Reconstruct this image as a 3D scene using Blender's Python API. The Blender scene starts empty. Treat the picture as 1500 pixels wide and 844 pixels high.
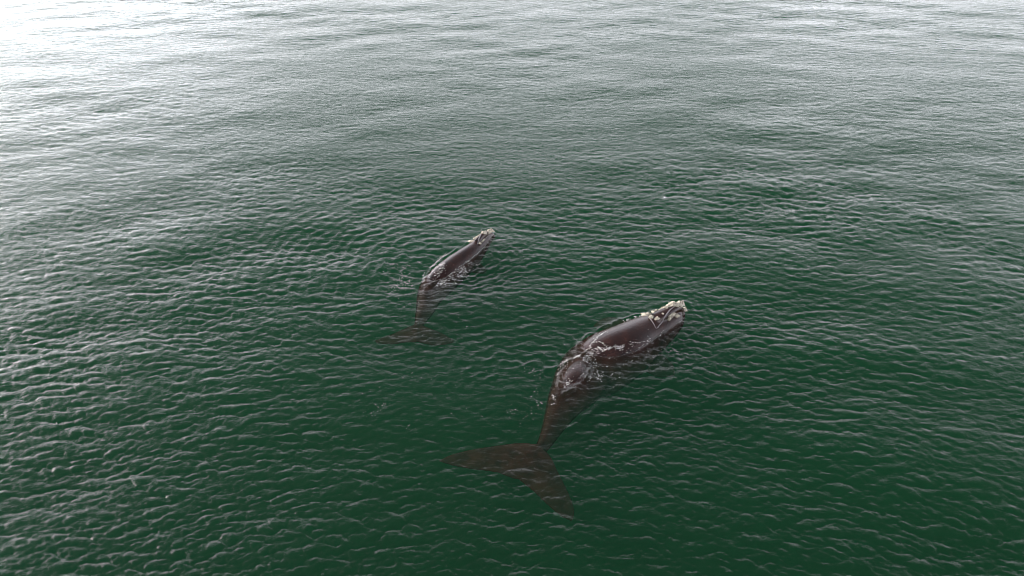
import bpy, bmesh, math, random
import numpy as np
from mathutils import Vector, noise as mnoise
from mathutils.bvhtree import BVHTree

random.seed(7)
rng = np.random.default_rng(11)
C = bpy.context.scene.collection
S = bpy.context.scene

# ------------------------------------------------------------------ camera, sky, sun, exposure
CAM_H, PITCH, FPX = 23.0, math.radians(36.0), 1000.0
cam = bpy.data.cameras.new('camera'); cam_o = bpy.data.objects.new('camera', cam); C.objects.link(cam_o)
cam_o.location = (0, 0, CAM_H); cam_o.rotation_euler = (math.pi/2 - PITCH, 0, 0)
cam.sensor_width = 36; cam.lens = 24; cam.clip_start = .1; cam.clip_end = 20000
S.camera = cam_o

SUN_EL, SUN_AZ = math.radians(20), math.radians(-69)      # azimuth from +Y, negative to the left
W = bpy.data.worlds.new('World'); S.world = W; W.use_nodes = True
nt = W.node_tree; nt.nodes.clear()
sky = nt.nodes.new('ShaderNodeTexSky'); sky.sky_type = 'NISHITA'; sky.sun_disc = False
sky.sun_elevation = SUN_EL; sky.sun_rotation = SUN_AZ
sky.air_density = 1.0; sky.dust_density = 2.5; sky.ozone_density = 1.0; sky.altitude = 0
hs = nt.nodes.new('ShaderNodeHueSaturation'); hs.inputs['Saturation'].default_value = .4
bg = nt.nodes.new('ShaderNodeBackground'); bg.inputs['Strength'].default_value = .15
out = nt.nodes.new('ShaderNodeOutputWorld')
# a broken deck of pale cloud, thin overhead and closing towards the horizon all the way round
CLOUD = (15.4, 15.3, 16.6)
def wn(kind, **kw):
    n = nt.nodes.new(kind)
    for a, b in kw.items(): setattr(n, a, b)
    return n
def wmath(op, a, b):
    n = wn('ShaderNodeMath', operation=op)
    for i, q in enumerate((a, b)):
        if isinstance(q, (int, float)): n.inputs[i].default_value = q
        else: nt.links.new(q, n.inputs[i])
    return n.outputs[0]
tc = wn('ShaderNodeTexCoord'); sx = wn('ShaderNodeSeparateXYZ'); nt.links.new(tc.outputs['Generated'], sx.inputs[0])
den = wmath('ADD', wmath('MAXIMUM', sx.outputs[2], 0.0), .12)
cx = wn('ShaderNodeCombineXYZ'); nt.links.new(wmath('DIVIDE', sx.outputs[0], den), cx.inputs[0]); nt.links.new(wmath('DIVIDE', sx.outputs[1], den), cx.inputs[1])
cn = wn('ShaderNodeTexNoise'); cn.inputs['Scale'].default_value = .9; cn.inputs['Detail'].default_value = 6; cn.inputs['Roughness'].default_value = .55
nt.links.new(cx.outputs[0], cn.inputs['Vector'])
cm = wn('ShaderNodeMapRange', interpolation_type='SMOOTHSTEP'); nt.links.new(cn.outputs[0], cm.inputs['Value'])
cm.inputs['From Min'].default_value = .34; cm.inputs['From Max'].default_value = .66; cm.inputs['To Min'].default_value = .5; cm.inputs['To Max'].default_value = 1.0
ce = wn('ShaderNodeMapRange', interpolation_type='SMOOTHSTEP'); nt.links.new(sx.outputs[2], ce.inputs['Value'])
ce.inputs['From Min'].default_value = .76; ce.inputs['From Max'].default_value = .22; ce.inputs['To Min'].default_value = .04; ce.inputs['To Max'].default_value = 1.0
cov = wmath('MULTIPLY', cm.outputs[0], ce.outputs[0])
cmix = wn('ShaderNodeMix', data_type='RGBA'); nt.links.new(cov, cmix.inputs['Factor']); cmix.inputs['A'].default_value = (0, 0, 0, 1); cmix.inputs['B'].default_value = (*CLOUD, 1)
# thin cloud lights up towards the sun
sdn = wn('ShaderNodeVectorMath', operation='DOT_PRODUCT'); nt.links.new(tc.outputs['Generated'], sdn.inputs[0])
sdn.inputs[1].default_value = (math.sin(SUN_AZ)*math.cos(SUN_EL), math.cos(SUN_AZ)*math.cos(SUN_EL), math.sin(SUN_EL))
glow = wmath('ADD', wmath('MULTIPLY', wmath('POWER', wmath('MAXIMUM', sdn.outputs['Value'], 0.0), 6.0), 2.7), 1.0)
gv = wn('ShaderNodeVectorMath', operation='SCALE'); nt.links.new(cmix.outputs['Result'], gv.inputs[0]); nt.links.new(glow, gv.inputs['Scale'])
dim = wn('ShaderNodeMix', data_type='RGBA'); nt.links.new(wmath('MULTIPLY', cov, .55), dim.inputs['Factor']); nt.links.new(hs.outputs[0], dim.inputs['A']); dim.inputs['B'].default_value = (0, 0, 0, 1)
sm = wn('ShaderNodeMix', data_type='RGBA', blend_type='ADD'); sm.inputs['Factor'].default_value = 1
nt.links.new(dim.outputs['Result'], sm.inputs['A']); nt.links.new(gv.outputs[0], sm.inputs['B'])
nt.links.new(sky.outputs[0], hs.inputs['Color']); nt.links.new(sm.outputs['Result'], bg.inputs[0]); nt.links.new(bg.outputs[0], out.inputs[0])

sl = bpy.data.lights.new('sun', 'SUN'); sun = bpy.data.objects.new('sun', sl); C.objects.link(sun)
sl.energy = 2.4; sl.angle = math.radians(4.0); sl.color = (1, .92, .82)
sd = Vector((math.sin(SUN_AZ)*math.cos(SUN_EL), math.cos(SUN_AZ)*math.cos(SUN_EL), math.sin(SUN_EL)))
sun.rotation_euler = sd.to_track_quat('Z', 'Y').to_euler(); sun.location = sd*60

vs = S.view_settings; vs.view_transform = 'Standard'; vs.look = 'None'; vs.gamma = 1; vs.exposure = 0
S.cycles.use_denoising = True; S.cycles.filter_width = .9; S.cycles.sample_clamp_direct = 7.0
S.cycles.volume_bounces = 1; S.cycles.max_bounces = 8; S.cycles.transparent_max_bounces = 12

# ------------------------------------------------------------------ helpers
def at(px, py, z=0.0):
    """where the sight line through a photograph pixel meets the level z"""
    a, v = (px-750)/FPX, (py-422)/FPX
    d = np.array([a, math.cos(PITCH)-v*math.sin(PITCH), -math.sin(PITCH)-v*math.cos(PITCH)])
    t = (z-CAM_H)/d[2]
    return np.array([d[0]*t, d[1]*t, z])

def tag(o, label=None, cat=None, group=None, kind=None):
    if label: o['label'] = label
    if cat: o['category'] = cat
    if group: o['group'] = group
    if kind: o['kind'] = kind
    return o

def spline(pts, n):
    """Catmull-Rom through rows of pts, n samples, parametrised by row index"""
    p = np.asarray(pts, float); m = len(p)
    p = np.vstack([2*p[0]-p[1], p, 2*p[-1]-p[-2]])
    u = np.linspace(0, m-1-1e-9, n); i = u.astype(int); t = (u-i)[:, None]
    a, b, c, d = p[i], p[i+1], p[i+2], p[i+3]
    return .5*(2*b+(c-a)*t+(2*a-5*b+4*c-d)*t*t+(3*b-a-3*c+d)*t**3)

def mesh_from(verts, faces, name):
    me = bpy.data.meshes.new(name); me.from_pydata([tuple(v) for v in verts], [], faces); me.update(); return me

def loft(rings, close=True):
    """rings: list of (k,3) arrays; returns verts, faces, capped at both ends"""
    k = len(rings[0]); v = [p for r in rings for p in r]; f = []
    for a in range(len(rings)-1):
        for j in range(k):
            f.append((a*k+j, a*k+(j+1) % k, (a+1)*k+(j+1) % k, (a+1)*k+j))
    n = len(v)
    v.append(rings[0].mean(0)); v.append(rings[-1].mean(0)); e = (len(rings)-1)*k
    for j in range(k):
        f.append((n, (j+1) % k, j)); f.append((n+1, e+j, e+(j+1) % k))
    return v, f

def nodes(mat):
    mat.use_nodes = True; t = mat.node_tree; t.nodes.clear(); return t, t.nodes, t.links

# ------------------------------------------------------------------ materials
def sea_material():
    m = bpy.data.materials.new('sea_water'); t, N, L = nodes(m)
    o = N.new('ShaderNodeOutputMaterial'); co = N.new('ShaderNodeTexCoord')
    mp = N.new('ShaderNodeMapping'); mp.inputs['Scale'].default_value = (.48, 1, 1); mp.inputs['Rotation'].default_value = (0, 0, .06)
    L.new(co.outputs['Object'], mp.inputs['Vector'])
    h = None
    for sc, amp, dis, det in ((2.2, .048, .7, 5.0), (6.0, .016, .5, 3.0)):
        n = N.new('ShaderNodeTexNoise'); n.inputs['Scale'].default_value = sc; n.inputs['Detail'].default_value = det
        n.inputs['Roughness'].default_value = .5; n.inputs['Distortion'].default_value = dis
        L.new(mp.outputs[0], n.inputs['Vector'])
        k = N.new('ShaderNodeMath'); k.operation = 'MULTIPLY'; k.inputs[1].default_value = amp; L.new(n.outputs[0], k.inputs[0])
        if h is None: h = k
        else:
            s = N.new('ShaderNodeMath'); s.operation = 'ADD'; L.new(h.outputs[0], s.inputs[0]); L.new(k.outputs[0], s.inputs[1]); h = s
    b = N.new('ShaderNodeBump'); b.inputs['Strength'].default_value = 1; b.inputs['Distance'].default_value = 1
    L.new(h.outputs[0], b.inputs['Height'])
    # reflectance of water by the angle between wave normal and ray, the same from above and below (light enters as it would through refraction)
    geo = N.new('ShaderNodeNewGeometry'); dt = N.new('ShaderNodeVectorMath'); dt.operation = 'DOT_PRODUCT'
    L.new(b.outputs[0], dt.inputs[0]); L.new(geo.outputs['Incoming'], dt.inputs[1])
    def mth(op, a, v=None, first=None):
        q = N.new('ShaderNodeMath'); q.operation = op
        L.new(a, q.inputs[1 if first is not None else 0])
        if v is not None: q.inputs[1].default_value = v
        if first is not None: q.inputs[0].default_value = first
        return q
    ab = mth('ABSOLUTE', dt.outputs['Value']); om = mth('SUBTRACT', ab.outputs[0], first=1.0); om.use_clamp = True
    p5 = mth('POWER', om.outputs[0], 5.0); sc_ = mth('MULTIPLY', p5.outputs[0], .98); fr = mth('ADD', sc_.outputs[0], .02)
    g = N.new('ShaderNodeBsdfGlossy'); g.inputs['Roughness'].default_value = .11; g.inputs['Color'].default_value = (1, 1, 1, 1)
    L.new(b.outputs[0], g.inputs['Normal'])
    tr = N.new('ShaderNodeBsdfTransparent'); mx = N.new('ShaderNodeMixShader')
    L.new(fr.outputs[0], mx.inputs[0]); L.new(tr.outputs[0], mx.inputs[1]); L.new(g.outputs[0], mx.inputs[2])
    L.new(mx.outputs[0], o.inputs['Surface'])
    vs_ = N.new('ShaderNodeVolumeScatter'); vs_.inputs['Color'].default_value = (.006, .0440, .0215, 1); vs_.inputs['Density'].default_value = SCAT; vs_.inputs['Anisotropy'].default_value = 0
    va = N.new('ShaderNodeVolumeAbsorption'); va.inputs['Color'].default_value = (.42, .58, .40, 1); va.inputs['Density'].default_value = ABSO
    ad = N.new('ShaderNodeAddShader'); L.new(vs_.outputs[0], ad.inputs[0]); L.new(va.outputs[0], ad.inputs[1]); L.new(ad.outputs[0], o.inputs['Volume'])
    return m

SCAT, ABSO = .56, .37

def skin_material():
    m = bpy.data.materials.new('whale_skin'); t, N, L = nodes(m)
    o = N.new('ShaderNodeOutputMaterial'); p = N.new('ShaderNodeBsdfPrincipled'); co = N.new('ShaderNodeTexCoord')
    n = N.new('ShaderNodeTexNoise'); n.inputs['Scale'].default_value = 1.6; n.inputs['Detail'].default_value = 7; n.inputs['Roughness'].default_value = .62
    L.new(co.outputs['Object'], n.inputs['Vector'])
    r = N.new('ShaderNodeValToRGB'); e = r.color_ramp.elements
    e[0].position, e[0].color = .32, (.012, .0044, .0034, 1); e[1].position, e[1].color = .72, (.040, .0135, .009, 1)
    L.new(n.outputs[0], r.inputs[0])
    # old scratches and peeling patches, grey, running along the body
    mp = N.new('ShaderNodeMapping'); mp.inputs['Rotation'].default_value = (0, 0, math.radians(-55)); mp.inputs['Scale'].default_value = (.7, 6, 2)
    L.new(co.outputs['Object'], mp.inputs['Vector']); n3 = N.new('ShaderNodeTexNoise'); n3.inputs['Scale'].default_value = 2.2; n3.inputs['Detail'].default_value = 6; n3.inputs['Roughness'].default_value = .7
    L.new(mp.outputs[0], n3.inputs['Vector']); sr = N.new('ShaderNodeMapRange'); sr.inputs['From Min'].default_value = .60; sr.inputs['From Max'].default_value = .74; sr.inputs['To Max'].default_value = .55
    L.new(n3.outputs[0], sr.inputs['Value']); sx_ = N.new('ShaderNodeMix'); sx_.data_type = 'RGBA'; L.new(sr.outputs[0], sx_.inputs['Factor'])
    L.new(r.outputs[0], sx_.inputs['A']); sx_.inputs['B'].default_value = (.055, .036, .033, 1); L.new(sx_.outputs['Result'], p.inputs['Base Color'])
    n2 = N.new('ShaderNodeTexNoise'); n2.inputs['Scale'].default_value = 14; n2.inputs['Detail'].default_value = 5
    L.new(co.outputs['Object'], n2.inputs['Vector'])
    rr = N.new('ShaderNodeMapRange'); rr.inputs['To Min'].default_value = .08; rr.inputs['To Max'].default_value = .36
    L.new(n2.outputs[0], rr.inputs['Value']); L.new(rr.outputs[0], p.inputs['Roughness'])
    b = N.new('ShaderNodeBump'); b.inputs['Distance'].default_value = .012; b.inputs['Strength'].default_value = .6
    L.new(n2.outputs[0], b.inputs['Height']); L.new(b.outputs[0], p.inputs['Normal'])
    # under water the skin loses its gloss: its refractive index is close to that of the water around it
    ge = N.new('ShaderNodeNewGeometry'); sz = N.new('ShaderNodeSeparateXYZ'); L.new(ge.outputs['Position'], sz.inputs[0])
    wl = N.new('ShaderNodeMapRange'); wl.inputs['From Min'].default_value = -.06; wl.inputs['From Max'].default_value = .04; wl.inputs['To Min'].default_value = .02; wl.inputs['To Max'].default_value = .6
    L.new(sz.outputs[2], wl.inputs['Value']); L.new(wl.outputs[0], p.inputs['Specular IOR Level'])
    L.new(p.outputs[0], o.inputs['Surface']); return m

def callosity_material():
    m = bpy.data.materials.new('callosity'); t, N, L = nodes(m)
    o = N.new('ShaderNodeOutputMaterial'); p = N.new('ShaderNodeBsdfPrincipled'); co = N.new('ShaderNodeTexCoord')
    n = N.new('ShaderNodeTexNoise'); n.inputs['Scale'].default_value = 11; n.inputs['Detail'].default_value = 6; n.inputs['Roughness'].default_value = .7
    L.new(co.outputs['Object'], n.inputs['Vector'])
    r = N.new('ShaderNodeValToRGB'); e = r.color_ramp.elements
    e[0].position, e[0].color = .40, (.16, .14, .10, 1); e[1].position, e[1].color = .58, (.76, .69, .56, 1)
    L.new(n.outputs[0], r.inputs[0]); L.new(r.outputs[0], p.inputs['Base Color']); p.inputs['Roughness'].default_value = .75
    b = N.new('ShaderNodeBump'); b.inputs['Distance'].default_value = .06; L.new(n.outputs[0], b.inputs['Height']); L.new(b.outputs[0], p.inputs['Normal'])
    L.new(p.outputs[0], o.inputs['Surface']); return m

def plain(name, col, rough):
    m = bpy.data.materials.new(name); t, N, L = nodes(m)
    o = N.new('ShaderNodeOutputMaterial'); p = N.new('ShaderNodeBsdfPrincipled'); co = N.new('ShaderNodeTexCoord')
    n = N.new('ShaderNodeTexNoise'); n.inputs['Scale'].default_value = 3; L.new(co.outputs['Object'], n.inputs['Vector'])
    mx = N.new('ShaderNodeMix'); mx.data_type = 'RGBA'; mx.inputs['A'].default_value = (*[c*.75 for c in col], 1); mx.inputs['B'].default_value = (*col, 1)
    L.new(n.outputs[0], mx.inputs['Factor']); L.new(mx.outputs['Result'], p.inputs['Base Color'])
    p.inputs['Roughness'].default_value = rough; L.new(p.outputs[0], o.inputs['Surface']); return m

M_SEA, M_SKIN, M_CAL = sea_material(), skin_material(), callosity_material()
M_FOAM = plain('foam_white', (.86, .86, .84), .6); M_BED = plain('sand', (.12, .11, .08), .9); M_DARK = plain('eye_black', (.01, .01, .01), .15)

# ------------------------------------------------------------------ whales: ridge rows are pixel x, y, height of the back, half width, half height
ADULT = [(1004, 459, -.02, .30, .28), (994, 452, .30, .62, .55), (972, 461, .38, .95, .90), (946, 470, .46, 1.28, 1.25),
         (917, 484, .50, 1.56, 1.50), (890, 497, .36, 1.70, 1.60), (868, 511, .09, 1.64, 1.55), (856, 524, -.07, 1.46, 1.40),
         (843, 545, .10, 1.18, 1.20), (832, 563, .02, .96, 1.02), (821, 586, -.20, .72, .84), (810, 612, -.40, .50, .66),
         (799, 638, -.50, .34, .44), (789, 656, -.55, .26, .28), (776, 676, -.56, .24, .16)]
CALF = [(723, 341, .0, .18, .18), (714, 342, .24, .36, .34), (703, 350, .32, .54, .54), (688, 361, .36, .74, .76),
        (666, 376, .34, .88, .90), (648, 391, .26, .92, .92), (634, 406, .06, .86, .88), (627, 421, -.10, .72, .76),
        (622, 440, -.28, .54, .60), (616, 458, -.45, .36, .42), (612, 472, -.58, .22, .26), (608, 484, -.66, .18, .14)]

def spine_of(rows):
    return [(*at(px, py, z), w, h) for px, py, z, w, h in rows]

def body_part(rows, n=110, k=40):
    sp = spline(spine_of(rows), n); rings = []
    th = np.linspace(0, 2*math.pi, k, endpoint=False)
    c = sp[:, :3].copy(); c[:, 2] -= sp[:, 4]
    for i in range(n):
        tan = c[min(i+1, n-1)]-c[max(i-1, 0)]; tan[2] *= .6; tan /= np.linalg.norm(tan)
        side = np.cross(tan, (0, 0, 1)); side /= np.linalg.norm(side); up = np.cross(side, tan)
        w, h = max(sp[i, 3], .05), max(sp[i, 4], .05)
        ex = 1.08
        cx = np.sign(np.cos(th))*np.abs(np.cos(th))**ex*w; cz = np.sign(np.sin(th))*np.abs(np.sin(th))**ex*h
        if i == 0: cx *= .4; cz *= .4
        rings.append(c[i]+np.outer(cx, side)+np.outer(cz, up))
    return loft(rings)

def rostrum_part(rows, f0, f1, lift, w0, w1, k=20, n=30):
    """the narrow upper jaw: an arched bar along the top of the head"""
    sp = spline(spine_of(rows), 400); i0, i1 = int(f0*399), int(f1*399)
    seg = sp[np.linspace(i0, i1, n).astype(int)]; th = np.linspace(0, 2*math.pi, k, endpoint=False); rings = []
    for i in range(n):
        t = i/(n-1)
        tan = seg[min(i+1, n-1), :3]-seg[max(i-1, 0), :3]; tan[2] = 0; tan /= np.linalg.norm(tan)
        side = np.cross(tan, (0, 0, 1)); w = w0+(w1-w0)*t; end = math.sqrt(max(0.02, 1-(2*t-1)**8))
        c = seg[i, :3]+np.array([0, 0, lift*math.sin(math.pi*min(1, .25+t*.75))-.16*(1-t)**2-.12])
        rings.append(c+np.outer(np.cos(th)*w*end, side)+np.outer(np.sin(th)*.24*end, (0, 0, 1)))
    return loft(rings)

def blade_part(lead, trail, zs, thick, n=26, k=20):
    """a flat paddle or fluke lobe lofted from root to tip; lead and trail are pixel polylines"""
    le = spline([at(x, y, z) for (x, y), z in zip(lead, zs)], n); tr = spline([at(x, y, z) for (x, y), z in zip(trail, zs)], n); rings = []
    th = np.linspace(0, 2*math.pi, k, endpoint=False)
    for i in range(n):
        t = i/(n-1); c = (le[i]+tr[i])/2; a = (le[i]-tr[i])/2
        tk = thick*(1-t)**.8+.055
        rings.append(c+np.outer(np.cos(th), a)+np.outer(np.sin(th)*tk*(1-.35*np.cos(th+math.pi)), (0, 0, 1)))
    return loft(rings)

def fuse(parts, name, voxel):
    """one continuous skin over the overlapping pieces"""
    v, f = [], []
    for pv, pf in parts:
        o = len(v); v += list(pv); f += [tuple(i+o for i in q) for q in pf]
    me = mesh_from(v, f, name+'_raw')
    bm = bmesh.new(); bm.from_mesh(me); bmesh.ops.recalc_face_normals(bm, faces=bm.faces); bm.to_mesh(me); bm.free()
    o = bpy.data.objects.new(name+'_raw', me); C.objects.link(o)
    r = o.modifiers.new('r', 'REMESH'); r.mode = 'VOXEL'; r.voxel_size = voxel
    s = o.modifiers.new('s', 'SMOOTH'); s.iterations = 6; s.factor = .5
    dg = bpy.context.evaluated_depsgraph_get(); dg.update()
    res = bpy.data.meshes.new_from_object(o.evaluated_get(dg)); res.name = name
    bpy.data.objects.remove(o); bpy.data.meshes.remove(me)
    return res

def whale(name, label, parts, voxel, origin):
    me = fuse(parts, name, voxel)
    co = np.empty(len(me.vertices)*3, np.float32); me.vertices.foreach_get('co', co); co = co.reshape(-1, 3)-np.array(origin, np.float32)
    me.vertices.foreach_set('co', co.ravel()); me.polygons.foreach_set('use_smooth', np.ones(len(me.polygons), bool))
    me.materials.clear(); me.materials.append(M_SKIN); me.update()
    o = bpy.data.objects.new(name, me); o.location = origin; C.objects.link(o)
    tag(o, label, 'whale', 'whales swimming together at the surface')
    bm = bmesh.new(); bm.from_mesh(me); bmesh.ops.translate(bm, vec=origin, verts=bm.verts); tree = BVHTree.FromBMesh(bm); bm.free()
    return o, tree

adult_parts = [body_part(ADULT), rostrum_part(ADULT, .018, .20, .26, .20, .40),
    blade_part([(790, 652), (765, 649), (735, 652), (690, 659), (662, 666), (643, 675)], [(772, 702), (752, 702), (728, 693), (692, 688), (664, 683), (645, 677)], (-.66, -.70, -.78, -.92, -1.08, -1.2), .16),
    blade_part([(786, 650), (806, 668), (818, 692), (834, 724), (842, 748), (839, 763)], [(752, 692), (762, 705), (778, 718), (800, 739), (820, 756), (836, 764)], (-.66, -.70, -.80, -.95, -1.1, -1.22), .16),
    blade_part([(938, 506), (962, 516), (985, 532), (990, 548)], [(905, 520), (930, 536), (960, 552), (984, 553)], (-1.3, -1.5, -1.8, -2.0), .16),
    blade_part([(925, 474), (905, 466), (886, 466), (872, 474)], [(896, 488), (886, 484), (874, 480), (868, 479)], (-1.3, -1.3, -1.4, -1.5), .14)]
calf_parts = [body_part(CALF), rostrum_part(CALF, .018, .24, .17, .12, .24),
    blade_part([(614, 473), (597, 480), (576, 489), (549, 499)], [(610, 502), (595, 502), (575, 505), (551, 503)], (-.75, -.85, -1.0, -1.1), .10),
    blade_part([(610, 473), (627, 480), (647, 488), (666, 499)], [(604, 498), (618, 503), (640, 507), (663, 503)], (-.75, -.85, -1.0, -1.15), .10),
    blade_part([(690, 376), (704, 386), (714, 396)], [(674, 388), (690, 399), (708, 402)], (-.9, -1.2, -1.5), .10)]
ADULT_O, CALF_O = tuple(at(880, 500, -.5)), tuple(at(660, 390, -.4))
adult, adult_bvh = whale('adult_whale', 'larger dark brown whale with pale crusted head and broad tail under green water', adult_parts, .05, ADULT_O)
calf, calf_bvh = whale('whale_calf', 'smaller dark whale calf swimming beyond the larger whale', calf_parts, .038, CALF_O)

def top_of(tree, x, y):
    hit = tree.ray_cast(Vector((x, y, 30)), Vector((0, 0, -1)))
    return hit[0].z if hit[0] else -99.

def lump(parent, tree, px, py, rx, ry, rz, ang, z=.45, name='callosity', mat=None, sub=3):
    p = at(px, py, z); zz = top_of(tree, p[0], p[1])
    if zz < -5: zz = z-.1
    else: p = at(px, py, zz); zz = top_of(tree, p[0], p[1]); p[2] = zz if zz > -5 else p[2]
    bm = bmesh.new(); bmesh.ops.create_icosphere(bm, subdivisions=sub, radius=1); sd_ = Vector((px*.37, py*.61, 0)); ca, sa = math.cos(ang), math.sin(ang)
    for v in bm.verts:
        n = mnoise.noise(v.co*2.1+sd_)*.6+mnoise.noise(v.co*5.3+sd_)*.46+mnoise.noise(v.co*11+sd_)*.14
        q = v.co*(1+n); q = Vector((q.x*rx, q.y*ry, q.z*rz*.85))*1.15; v.co = (q.x*ca-q.y*sa, q.x*sa+q.y*ca, q.z)
    for f in bm.faces: f.smooth = True
    me = bpy.data.meshes.new(name); bm.to_mesh(me); bm.free(); me.materials.append(mat or M_CAL)
    o = bpy.data.objects.new(name, me); o.parent = parent
    o.location = Vector(p)-parent.location; C.objects.link(o); return o

A = math.radians(35)
for px, py, rx, ry, rz, an in ((996, 447, .25, .18, .15, A), (986, 448, .30, .17, .13, A*.6), (1002, 452, .16, .14, .10, -A), (974, 450, .25, .13, .13, A),
        (968, 452, .14, .12, .10, A), (961, 455, .20, .15, .11, A), (948, 460, .24, .15, .10, -A*.3), (954, 464, .12, .12, .08, -A),
        (985, 457, .24, .11, .10, A*1.4), (991, 456, .20, .10, .10, -A*.7), (981, 461, .13, .08, .08, A*2), (963, 465, .12, .09, .06, A), (976, 452, .09, .09, .07, 0), (971, 459, .05, .05, .05, 0)):
    lump(adult, adult_bvh, px, py, rx, ry, rz, an)
for px, py, rx, ry, rz, an in ((717, 339, .26, .17, .10, A), (709, 342, .18, .13, .10, A), (703, 345, .24, .12, .10, A), (698, 349, .16, .12, .08, A), (692, 353, .22, .12, .07, -A*.4), (707, 350, .06, .20, .05, -A*.8), (702, 357, .06, .16, .04, A)):
    lump(calf, calf_bvh, px, py, rx, ry, rz, an, .35)
for par, tr, pts, r in ((adult, adult_bvh, ((957, 461), (959, 464)), .13), (calf, calf_bvh, ((697, 352), (699, 354)), .08)):
    for i, (px, py) in enumerate(pts): lump(par, tr, px, py, r, r*.3, .02, A*(1+.5*(i*2-1)), name='blowhole', mat=M_DARK, sub=2)

def fold(parent, tree, pts, r, name='lip_fold'):
    """a raised fold of skin on the head, edge highlight painted pale"""
    p = spline([at(*q, .35) for q in pts], 24); rings = []; th = np.linspace(0, 2*math.pi, 8, endpoint=False)
    for i, c in enumerate(p):
        z = top_of(tree, c[0], c[1]); c[2] = z if z > -5 else .2
    for i, c in enumerate(p):
        t = p[min(i+1, 23)]-p[max(i-1, 0)]; t /= np.linalg.norm(t); sd_ = np.cross(t, (0, 0, 1)); up = np.cross(sd_, t); q = r*(.35+.65*math.sin(math.pi*(i+.5)/24))
        rings.append(c+np.outer(np.cos(th)*q, sd_)+np.outer(np.sin(th)*q*.8, up)-np.array(parent.location))
    v, f = loft(rings); me = mesh_from(v, f, name); me.polygons.foreach_set('use_smooth', np.ones(len(f), bool)); me.materials.append(M_FOLD)
    o = bpy.data.objects.new(name, me); o.parent = parent; C.objects.link(o); return o
M_FOLD = plain('fold_highlight', (.22, .20, .21), .35)  # paler than the skin: the highlight along the fold put into its colour
fold(adult, adult_bvh, [(962, 479), (968, 473), (975, 466), (981, 460), (987, 456)], .04); fold(adult, adult_bvh, [(950, 467), (955, 472), (961, 479)], .035)
fold(calf, calf_bvh, [(706, 343), (703, 350), (699, 357)], .035)

# ------------------------------------------------------------------ the sea: a spectrum of wind waves summed over a fan shaped grid
NT, LT = 2048, 90.0
kx1 = np.fft.fftfreq(NT, LT/NT)*2*math.pi; ky1 = np.fft.rfftfreq(NT, LT/NT)*2*math.pi
KX, KY = np.meshgrid(kx1, ky1, indexing='ij'); K = np.hypot(KX, KY); K[0, 0] = 1
def spectrum(kp, gam, spread, ang, seed, kcut):
    r = np.random.default_rng(seed)
    dirc = np.abs((KX*math.sin(ang)+KY*math.cos(ang))/K)**(1+(spread-1)/(1+(K/kp/4)**2))
    a = np.sqrt(np.exp(-1.25*(kp/K)**2)/K**gam*(dirc+.04)*np.exp(-(K/kcut)**2)); a[0, 0] = 0
    s = a*(r.standard_normal(K.shape)+1j*r.standard_normal(K.shape))
    h2 = np.fft.irfft2(s*K, s=(NT, NT)); return s/h2.std()
SPEC = spectrum(2*math.pi/.85, 3.8, 6.0, .05, 1, 2*math.pi/.085)*.252
SPEC = SPEC+spectrum(2*math.pi/9., 5.0, 4.0, -.12, 2, 2*math.pi/2)*.03
CUTS = [.0, .3, .6, 1.2, 2.4, 6.0]
def level(c):
    s = SPEC*np.exp(-(K*c/(2*math.pi))**2) if c else SPEC
    return [np.fft.irfft2(q, s=(NT, NT)).astype(np.float32) for q in (s, -1j*s*KX/K, -1j*s*KY/K)]

def bil(f, x, y):
    u, v = (x/LT) % 1*NT, (y/LT) % 1*NT; i, j = u.astype(np.int32), v.astype(np.int32); a, b = (u-i).astype(np.float32), (v-j).astype(np.float32)
    i %= NT; j %= NT; i2, j2 = (i+1) % NT, (j+1) % NT
    return (f[i, j]*(1-a)+f[i2, j]*a)*(1-b)+(f[i, j2]*(1-a)+f[i2, j2]*a)*b

# grid in plan: radius rows, bearing columns, finest where the drone looks
rad = [1.5, 3., 4.5, 6.]
while rad[-1] < 135:
    r = rad[-1]; rad.append(r+min(.24, (CAM_H**2+r*r)/CAM_H/683))
while rad[-1] < 9000: rad.append(rad[-1]*1.045+.2)
rad = np.array(rad)
h0 = math.radians(64)
az = np.concatenate([np.linspace(-h0, h0, 1180), np.linspace(h0, 2*math.pi-h0, 90)[1:-1]])
NR, NA = len(rad), len(az)
R_, A_ = np.meshgrid(rad, az, indexing='ij'); X, Y = (R_*np.sin(A_)).ravel(), (R_*np.cos(A_)).ravel()
dr = np.gradient(rad); step = np.maximum(dr[:, None]*.9, R_*np.gradient(np.r_[az[:-88], az[-88:]])[None, :]*.9).ravel()

def polydist(x, y, pts):
    """distance to a polyline and the parameter along it"""
    best = np.full(x.shape, 1e9, np.float32); par = np.zeros(x.shape, np.float32); n = len(pts)-1
    for i in range(n):
        a, b = np.array(pts[i][:2]), np.array(pts[i+1][:2]); d = b-a; t = np.clip(((x-a[0])*d[0]+(y-a[1])*d[1])/(d@d), 0, 1)
        q = np.hypot(x-a[0]-t*d[0], y-a[1]-t*d[1]); m = q < best; best[m] = q[m]; par[m] = (i+t[m])/n
    return best, par

def smooth(e0, e1, x):
    t = np.clip((x-e0)/(e1-e0), 0, 1); return t*t*(3-2*t)

AD_LINE = [at(p[0], p[1]) for p in ADULT[:-2]]; CF_LINE = [at(p[0], p[1]) for p in CALF[:-2]]
def ring(x, y, c, lam, amp, r0, r1, d0, half):
    dx, dy = x-c[0], y-c[1]; r = np.hypot(dx, dy); an = np.arctan2(dx, dy)
    da = np.abs((an-d0+math.pi) % (2*math.pi)-math.pi)
    env = smooth(r0*.6, r0, r)*(1-smooth(r0, r1, r))*(1-smooth(half*.55, half, da))
    w = np.cos(2*math.pi*r/lam+1.5*np.sin(an*5+r*.6)+1.1*np.sin(an*13-r))
    return amp*env*(np.exp(1.1*w)/1.9-.6)
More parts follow.
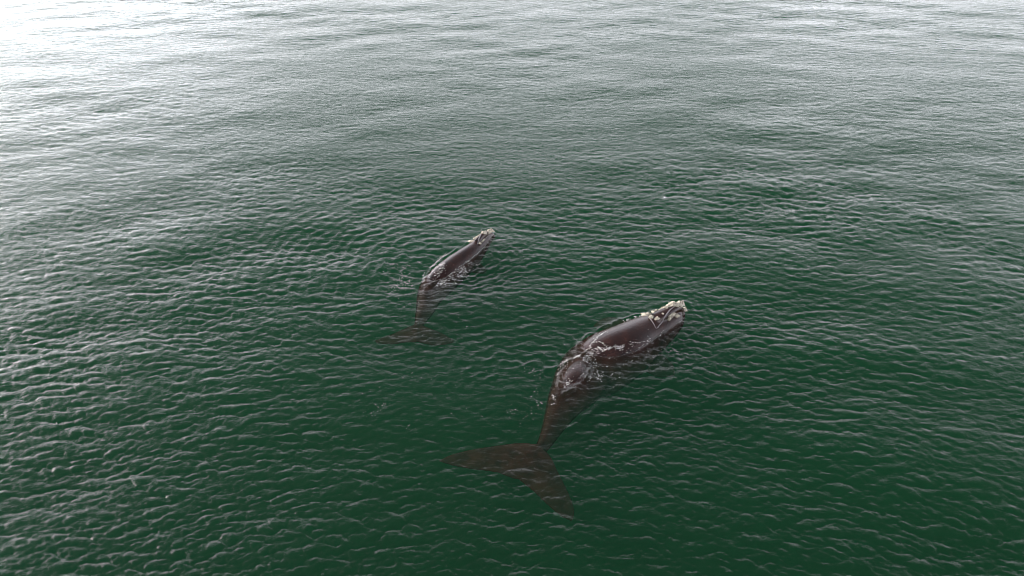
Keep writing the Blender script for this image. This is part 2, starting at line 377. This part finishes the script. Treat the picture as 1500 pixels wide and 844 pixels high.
# small standing crests and wash lines left by the animals: pixel polylines, height, width
WASH = [([(868, 514), (848, 526), (818, 539), (782, 548)], .10, .13), ([(930, 465), (905, 471), (884, 482), (868, 498)], .13, .14),
        ([(806, 588), (830, 577), (852, 571), (882, 572)], .07, .12), ([(804, 637), (830, 628), (850, 615), (872, 598), (892, 585)], .07, .11),
        ([(880, 519), (910, 512), (940, 508), (965, 500)], .08, .12), ([(862, 530), (900, 528), (950, 525), (1000, 520)], .05, .12),
        ([(1014, 470), (1017, 457), (1010, 446), (996, 438)], .05, .12), ([(640, 420), (665, 398), (690, 380), (712, 362)], .08, .12),
        ([(600, 428), (640, 395), (664, 370)], .06, .12), ([(655, 425), (690, 405), (730, 385)], .05, .12), ([(672, 436), (710, 418), (748, 398)], .04, .12)]
WASH = [([at(*p) for p in pl], a, w) for pl, a, w in WASH]

def local_waves(x, y):
    """damping over the animals, ripples and wash round them (only near them)"""
    damp = np.ones(x.shape, np.float32); add = np.zeros(x.shape, np.float32)
    m = (np.abs(x) < 30) & (y > 8) & (y < 70)
    xs, ys = x[m].astype(np.float32), y[m].astype(np.float32); a = np.zeros(xs.shape, np.float32); cq = at(690, 620); cr = at(745, 520)
    d1, t1 = polydist(xs, ys, AD_LINE); d2, t2 = polydist(xs, ys, CF_LINE)
    dm = 1-.38*(1-smooth(.9, 2.6, d1))-.35*(1-smooth(.5, 1.8, d2))
    dm *= 1-.45*np.exp(-((xs-cq[0])**2+(ys-cq[1])**2)/2/5.5**2)-.22*np.exp(-((xs-cr[0])**2+(ys-cr[1])**2)/2/3.5**2)
    c1, c2 = at(985, 458), at(652, 392)
    a += ring(xs, ys, c1, .42, .016, 1.0, 5.0, math.radians(40), math.radians(115))
    a += ring(xs, ys, c2, .80, .023, 2.2, 20., math.radians(-75), math.radians(85))
    a += ring(xs, ys, at(700, 352), .5, .016, 1.2, 6., math.radians(60), math.radians(110))
    a += ring(xs, ys, at(760, 560), .7, .026, 1.0, 8., math.radians(-10), math.radians(120))
    a += ring(xs, ys, at(686, 378), .46, .030, .9, 5.5, math.radians(125), math.radians(95))
    a += ring(xs, ys, at(925, 505), .52, .030, 1.2, 6.0, math.radians(130), math.radians(85))
    for pl, am, w in WASH:
        d, t = polydist(xs, ys, pl); wob = .6+.4*np.sin(t*37+am*100)*np.sin(t*17)
        a += am*wob*np.sin(math.pi*np.clip(t, .02, .98))**.5*np.exp(-np.abs(d/w)**1.4)
    damp[m] = dm; add[m] = a; return damp, add

lev = np.interp(np.log2(np.maximum(step*1.7, .05)), np.log2([.3, .3001, .6, 1.2, 2.4, 6.0]), np.arange(6.)); fade = 1-smooth(6, 20, step)
Z = np.zeros(X.shape, np.float32); DX = Z.copy(); DY = Z.copy()
for i, c in enumerate(CUTS):
    wgt = np.clip(1-np.abs(lev-i), 0, 1); m = wgt > 0
    if not m.any(): continue
    for f, dst in zip(level(c), (Z, DX, DY)): dst[m] += (bil(f, X[m], Y[m])*wgt[m]).astype(np.float32)
def gust(x, y):
    g = np.zeros(x.shape, np.float32); r = np.random.default_rng(5)
    for lam in (90, 60, 41, 28, 19, 13, 9):
        a = r.uniform(-.5, .5); p = r.uniform(0, 6.28); q = r.uniform(0, 6.28)
        g += (lam/90)**.5*np.sin((x*math.cos(a)+y*math.sin(a))*2*math.pi/(lam*1.7)+p+1.3*np.sin(y*2*math.pi/lam/2.3+q))*np.sin((-x*math.sin(a)+y*math.cos(a))*2*math.pi/lam+q)
    return g
damp, add = local_waves(X, Y)
# water lapping up along the edge of each back: a low uneven lip where the body lies just under the surface
for tr, line, reach in ((adult_bvh, AD_LINE, 2.2), (calf_bvh, CF_LINE, 1.4)):
    d, t = polydist(X, Y, line); idx = np.where(d < reach)[0]
    bt = np.array([top_of(tr, float(X[q]), float(Y[q])) for q in idx], np.float32)
    nz = np.array([mnoise.noise(Vector((float(X[q])*1.7, float(Y[q])*1.7, 3.))) for q in idx], np.float32)
    fine = np.array([mnoise.noise(Vector((float(X[q])*6, float(Y[q])*6, 9.))) for q in idx], np.float32)
    add[idx] += (.075+.11*nz+.05*fine)*np.exp(-((bt+.10+.05*nz)/.10)**2)
k = damp*fade*(1+.34*np.clip(gust(X, Y), -1.5, 1.5))
Z = Z*k+add*fade; CH = 1.45
PX, PY = X+DX*k*CH, Y+DY*k*CH
top = np.stack([PX, PY, Z], 1)
ii, jj = np.meshgrid(np.arange(NR-1), np.arange(NA), indexing='ij'); j2 = (jj+1) % NA
quads = np.stack([ii*NA+jj, ii*NA+j2, (ii+1)*NA+j2, (ii+1)*NA+jj], -1).reshape(-1, 4)
# close it: inner cap, outer skirt, flat bottom
DEPTH = -25.
nv = len(top); rim = top[(NR-1)*NA:].copy(); rim[:, 2] = DEPTH
co = np.vstack([top, [[0, 0, 0]], rim, [[0, 0, DEPTH]]]).astype(np.float32)
j = np.arange(NA); jn = (j+1) % NA; e = (NR-1)*NA
skirt = np.stack([e+j, e+jn, nv+1+jn, nv+1+j], 1)
tri = np.concatenate([np.stack([np.full(NA, nv), jn, j], 1), np.stack([np.full(NA, nv+1+NA), nv+1+j, nv+1+jn], 1)])
me = bpy.data.meshes.new('sea'); me.vertices.add(len(co)); me.vertices.foreach_set('co', co.ravel())
Q = np.concatenate([quads, skirt]); loops = np.concatenate([Q.ravel(), tri.ravel()]).astype(np.int32)
starts = np.concatenate([np.arange(len(Q))*4, len(Q)*4+np.arange(len(tri))*3]).astype(np.int32)
me.loops.add(len(loops)); me.loops.foreach_set('vertex_index', loops); me.polygons.add(len(starts)); me.polygons.foreach_set('loop_start', starts)
me.polygons.foreach_set('use_smooth', np.r_[np.ones(len(quads), bool), np.zeros(len(skirt), bool), np.ones(NA, bool), np.zeros(NA, bool)])
me.update(calc_edges=True); me.validate(); me.materials.append(M_SEA)
sea = bpy.data.objects.new('sea', me); C.objects.link(sea); tag(sea, 'green rippled sea with grey sky reflections', kind='structure')
bed_v = [(12000*math.sin(t), 12000*math.cos(t), DEPTH-1) for t in np.linspace(0, 2*math.pi, 48, endpoint=False)]
bed = bpy.data.objects.new('seabed', mesh_from(bed_v, [tuple(range(47, -1, -1))], 'seabed')); bed.data.materials.append(M_BED); C.objects.link(bed); tag(bed, kind='structure')

# ------------------------------------------------------------------ foam: flecks and strands floating on the water or lying on wet backs
from mathutils.kdtree import KDTree
near = np.where((np.abs(PX) < 16) & (PY > 10) & (PY < 55))[0]
cell = {}
for n_ in near[::1]:
    cell[(int(PX[n_]*6), int(PY[n_]*6))] = Z[n_]
def height(x, y):
    b = cell.get((int(x*6), int(y*6)))
    z = 0. if b is None else float(b)
    for tr in (adult_bvh, calf_bvh):
        q = top_of(tr, x, y)
        if q > z: z = q
    return z
ICO = bmesh.new(); bmesh.ops.create_icosphere(ICO, subdivisions=1, radius=1); IV = np.array([v.co for v in ICO.verts]); IF = np.array([[v.index for v in f.verts] for f in ICO.faces]); ICO.free()
class Foam:
    def __init__(s): s.v, s.f, s.n = [], [], 0
    def fleck(s, x, y, r):
        z = height(x, y); st = random.uniform(.9, 2.4); a = random.uniform(-.7, .7)
        q = IV*(1+rng.normal(0, .25, (len(IV), 1)))*np.array([r*st, r/st**.5, r*.45])
        q = np.stack([q[:, 0]*math.cos(a)-q[:, 1]*math.sin(a), q[:, 0]*math.sin(a)+q[:, 1]*math.cos(a), q[:, 2]], 1)+np.array([x, y, z+r*.15])
        s.v.append(q); s.f.append(IF+s.n); s.n += len(IV)
    def strand(s, pts, n, jit, r0, r1, z=0.):
        p = spline([at(*q, z) for q in pts], 200)
        ph = random.uniform(0, 9)
        for _ in range(n):
            u = random.random()
            if mnoise.noise(Vector((u*9+ph, ph, 0))) < -.12: continue
            c = p[int(u*199)]; g = abs(random.gauss(0, 1))
            s.fleck(c[0]+random.gauss(0, jit), c[1]+random.gauss(0, jit), r0+(r1-r0)*random.random()**3)
    def patch(s, px, py, n, sx, sy, r0, r1):
        ph = random.uniform(0, 99)
        for _ in range(n):
            c = at(px+random.gauss(0, sx), py+random.gauss(0, sy))
            if mnoise.noise(Vector((c[0]*2.2+ph, c[1]*2.2, 0))) < 0: continue
            s.fleck(c[0], c[1], r0+(r1-r0)*random.random()**3)
    def build(s, label):
        me = bpy.data.meshes.new('foam'); me.from_pydata(np.concatenate(s.v).tolist(), [], np.concatenate(s.f).tolist())
        me.polygons.foreach_set('use_smooth', np.ones(len(me.polygons), bool)); me.materials.append(M_FOAM)
        o = bpy.data.objects.new('foam', me); C.objects.link(o); return tag(o, label, 'foam', kind='stuff')
F = Foam()
F.strand([(862, 514), (868, 505), (878, 497), (892, 489)], 160, .05, .008, .026)
F.strand([(856, 530), (864, 520), (872, 515), (886, 518)], 190, .07, .008, .028)
F.strand([(872, 520), (885, 517), (898, 514), (912, 516)], 160, .05, .008, .026)
F.strand([(868, 505), (880, 508), (888, 514)], 40, .03, .010, .025)
F.strand([(812, 537), (835, 529), (852, 521)], 120, .035, .010, .028)
F.strand([(866, 522), (870, 540), (878, 552), (862, 556)], 90, .10, .008, .022)
F.strand([(826, 570), (832, 562), (836, 556)], 30, .05, .012, .035)
F.strand([(808, 580), (813, 584), (812, 592)], 16, .05, .012, .035)
F.strand([(815, 552), (824, 545), (830, 530)], 40, .12, .010, .024)
F.strand([(912, 472), (930, 466), (942, 463)], 80, .04, .010, .032)
F.strand([(900, 516), (925, 509), (948, 503), (968, 492)], 90, .05, .010, .024)
F.patch(880, 545, 170, 24, 12, .008, .022); F.patch(935, 518, 90, 26, 8, .008, .02); F.patch(965, 490, 40, 12, 8, .010, .022)
F.build('white foam washing over the back of the larger whale')
F = Foam()
F.strand([(640, 418), (656, 408), (673, 397), (692, 383)], 460, .10, .008, .026)
F.strand([(650, 420), (672, 404), (696, 388)], 320, .2, .010, .028)
F.strand([(620, 412), (630, 400), (645, 392), (648, 398), (636, 410)], 240, .12, .010, .028)
F.strand([(630, 396), (640, 384), (652, 374)], 110, .06, .010, .03)
F.strand([(572, 425), (585, 420), (596, 412)], 90, .2, .010, .026); F.patch(592, 405, 200, 13, 13, .010, .026)
F.strand([(700, 340), (708, 336), (716, 336)], 20, .05, .010, .024)
F.build('white foam along the waterline of the smaller whale')
F = Foam()
for pl, n in (([(745, 608), (748, 600), (758, 596)], 36), ([(778, 570), (788, 580), (784, 590), (792, 600)], 40), ([(762, 612), (775, 606), (790, 604)], 16), ([(532, 602), (545, 606), (560, 600), (566, 590)], 24),
              ([(555, 598), (566, 594)], 14), ([(596, 560), (600, 550), (602, 546)], 14), ([(536, 570), (540, 575)], 8), ([(602, 628), (604, 632)], 6), ([(770, 540), (778, 546), (790, 550)], 20), ([(764, 528), (770, 533)], 6)):
    F.strand(pl, n, .16, .009, .022)
for _ in range(40):
    c = at(random.uniform(540, 830), random.uniform(400, 660)); F.fleck(c[0], c[1], random.uniform(.008, .018))
F.build('scattered white foam flecks drifting on open green water')
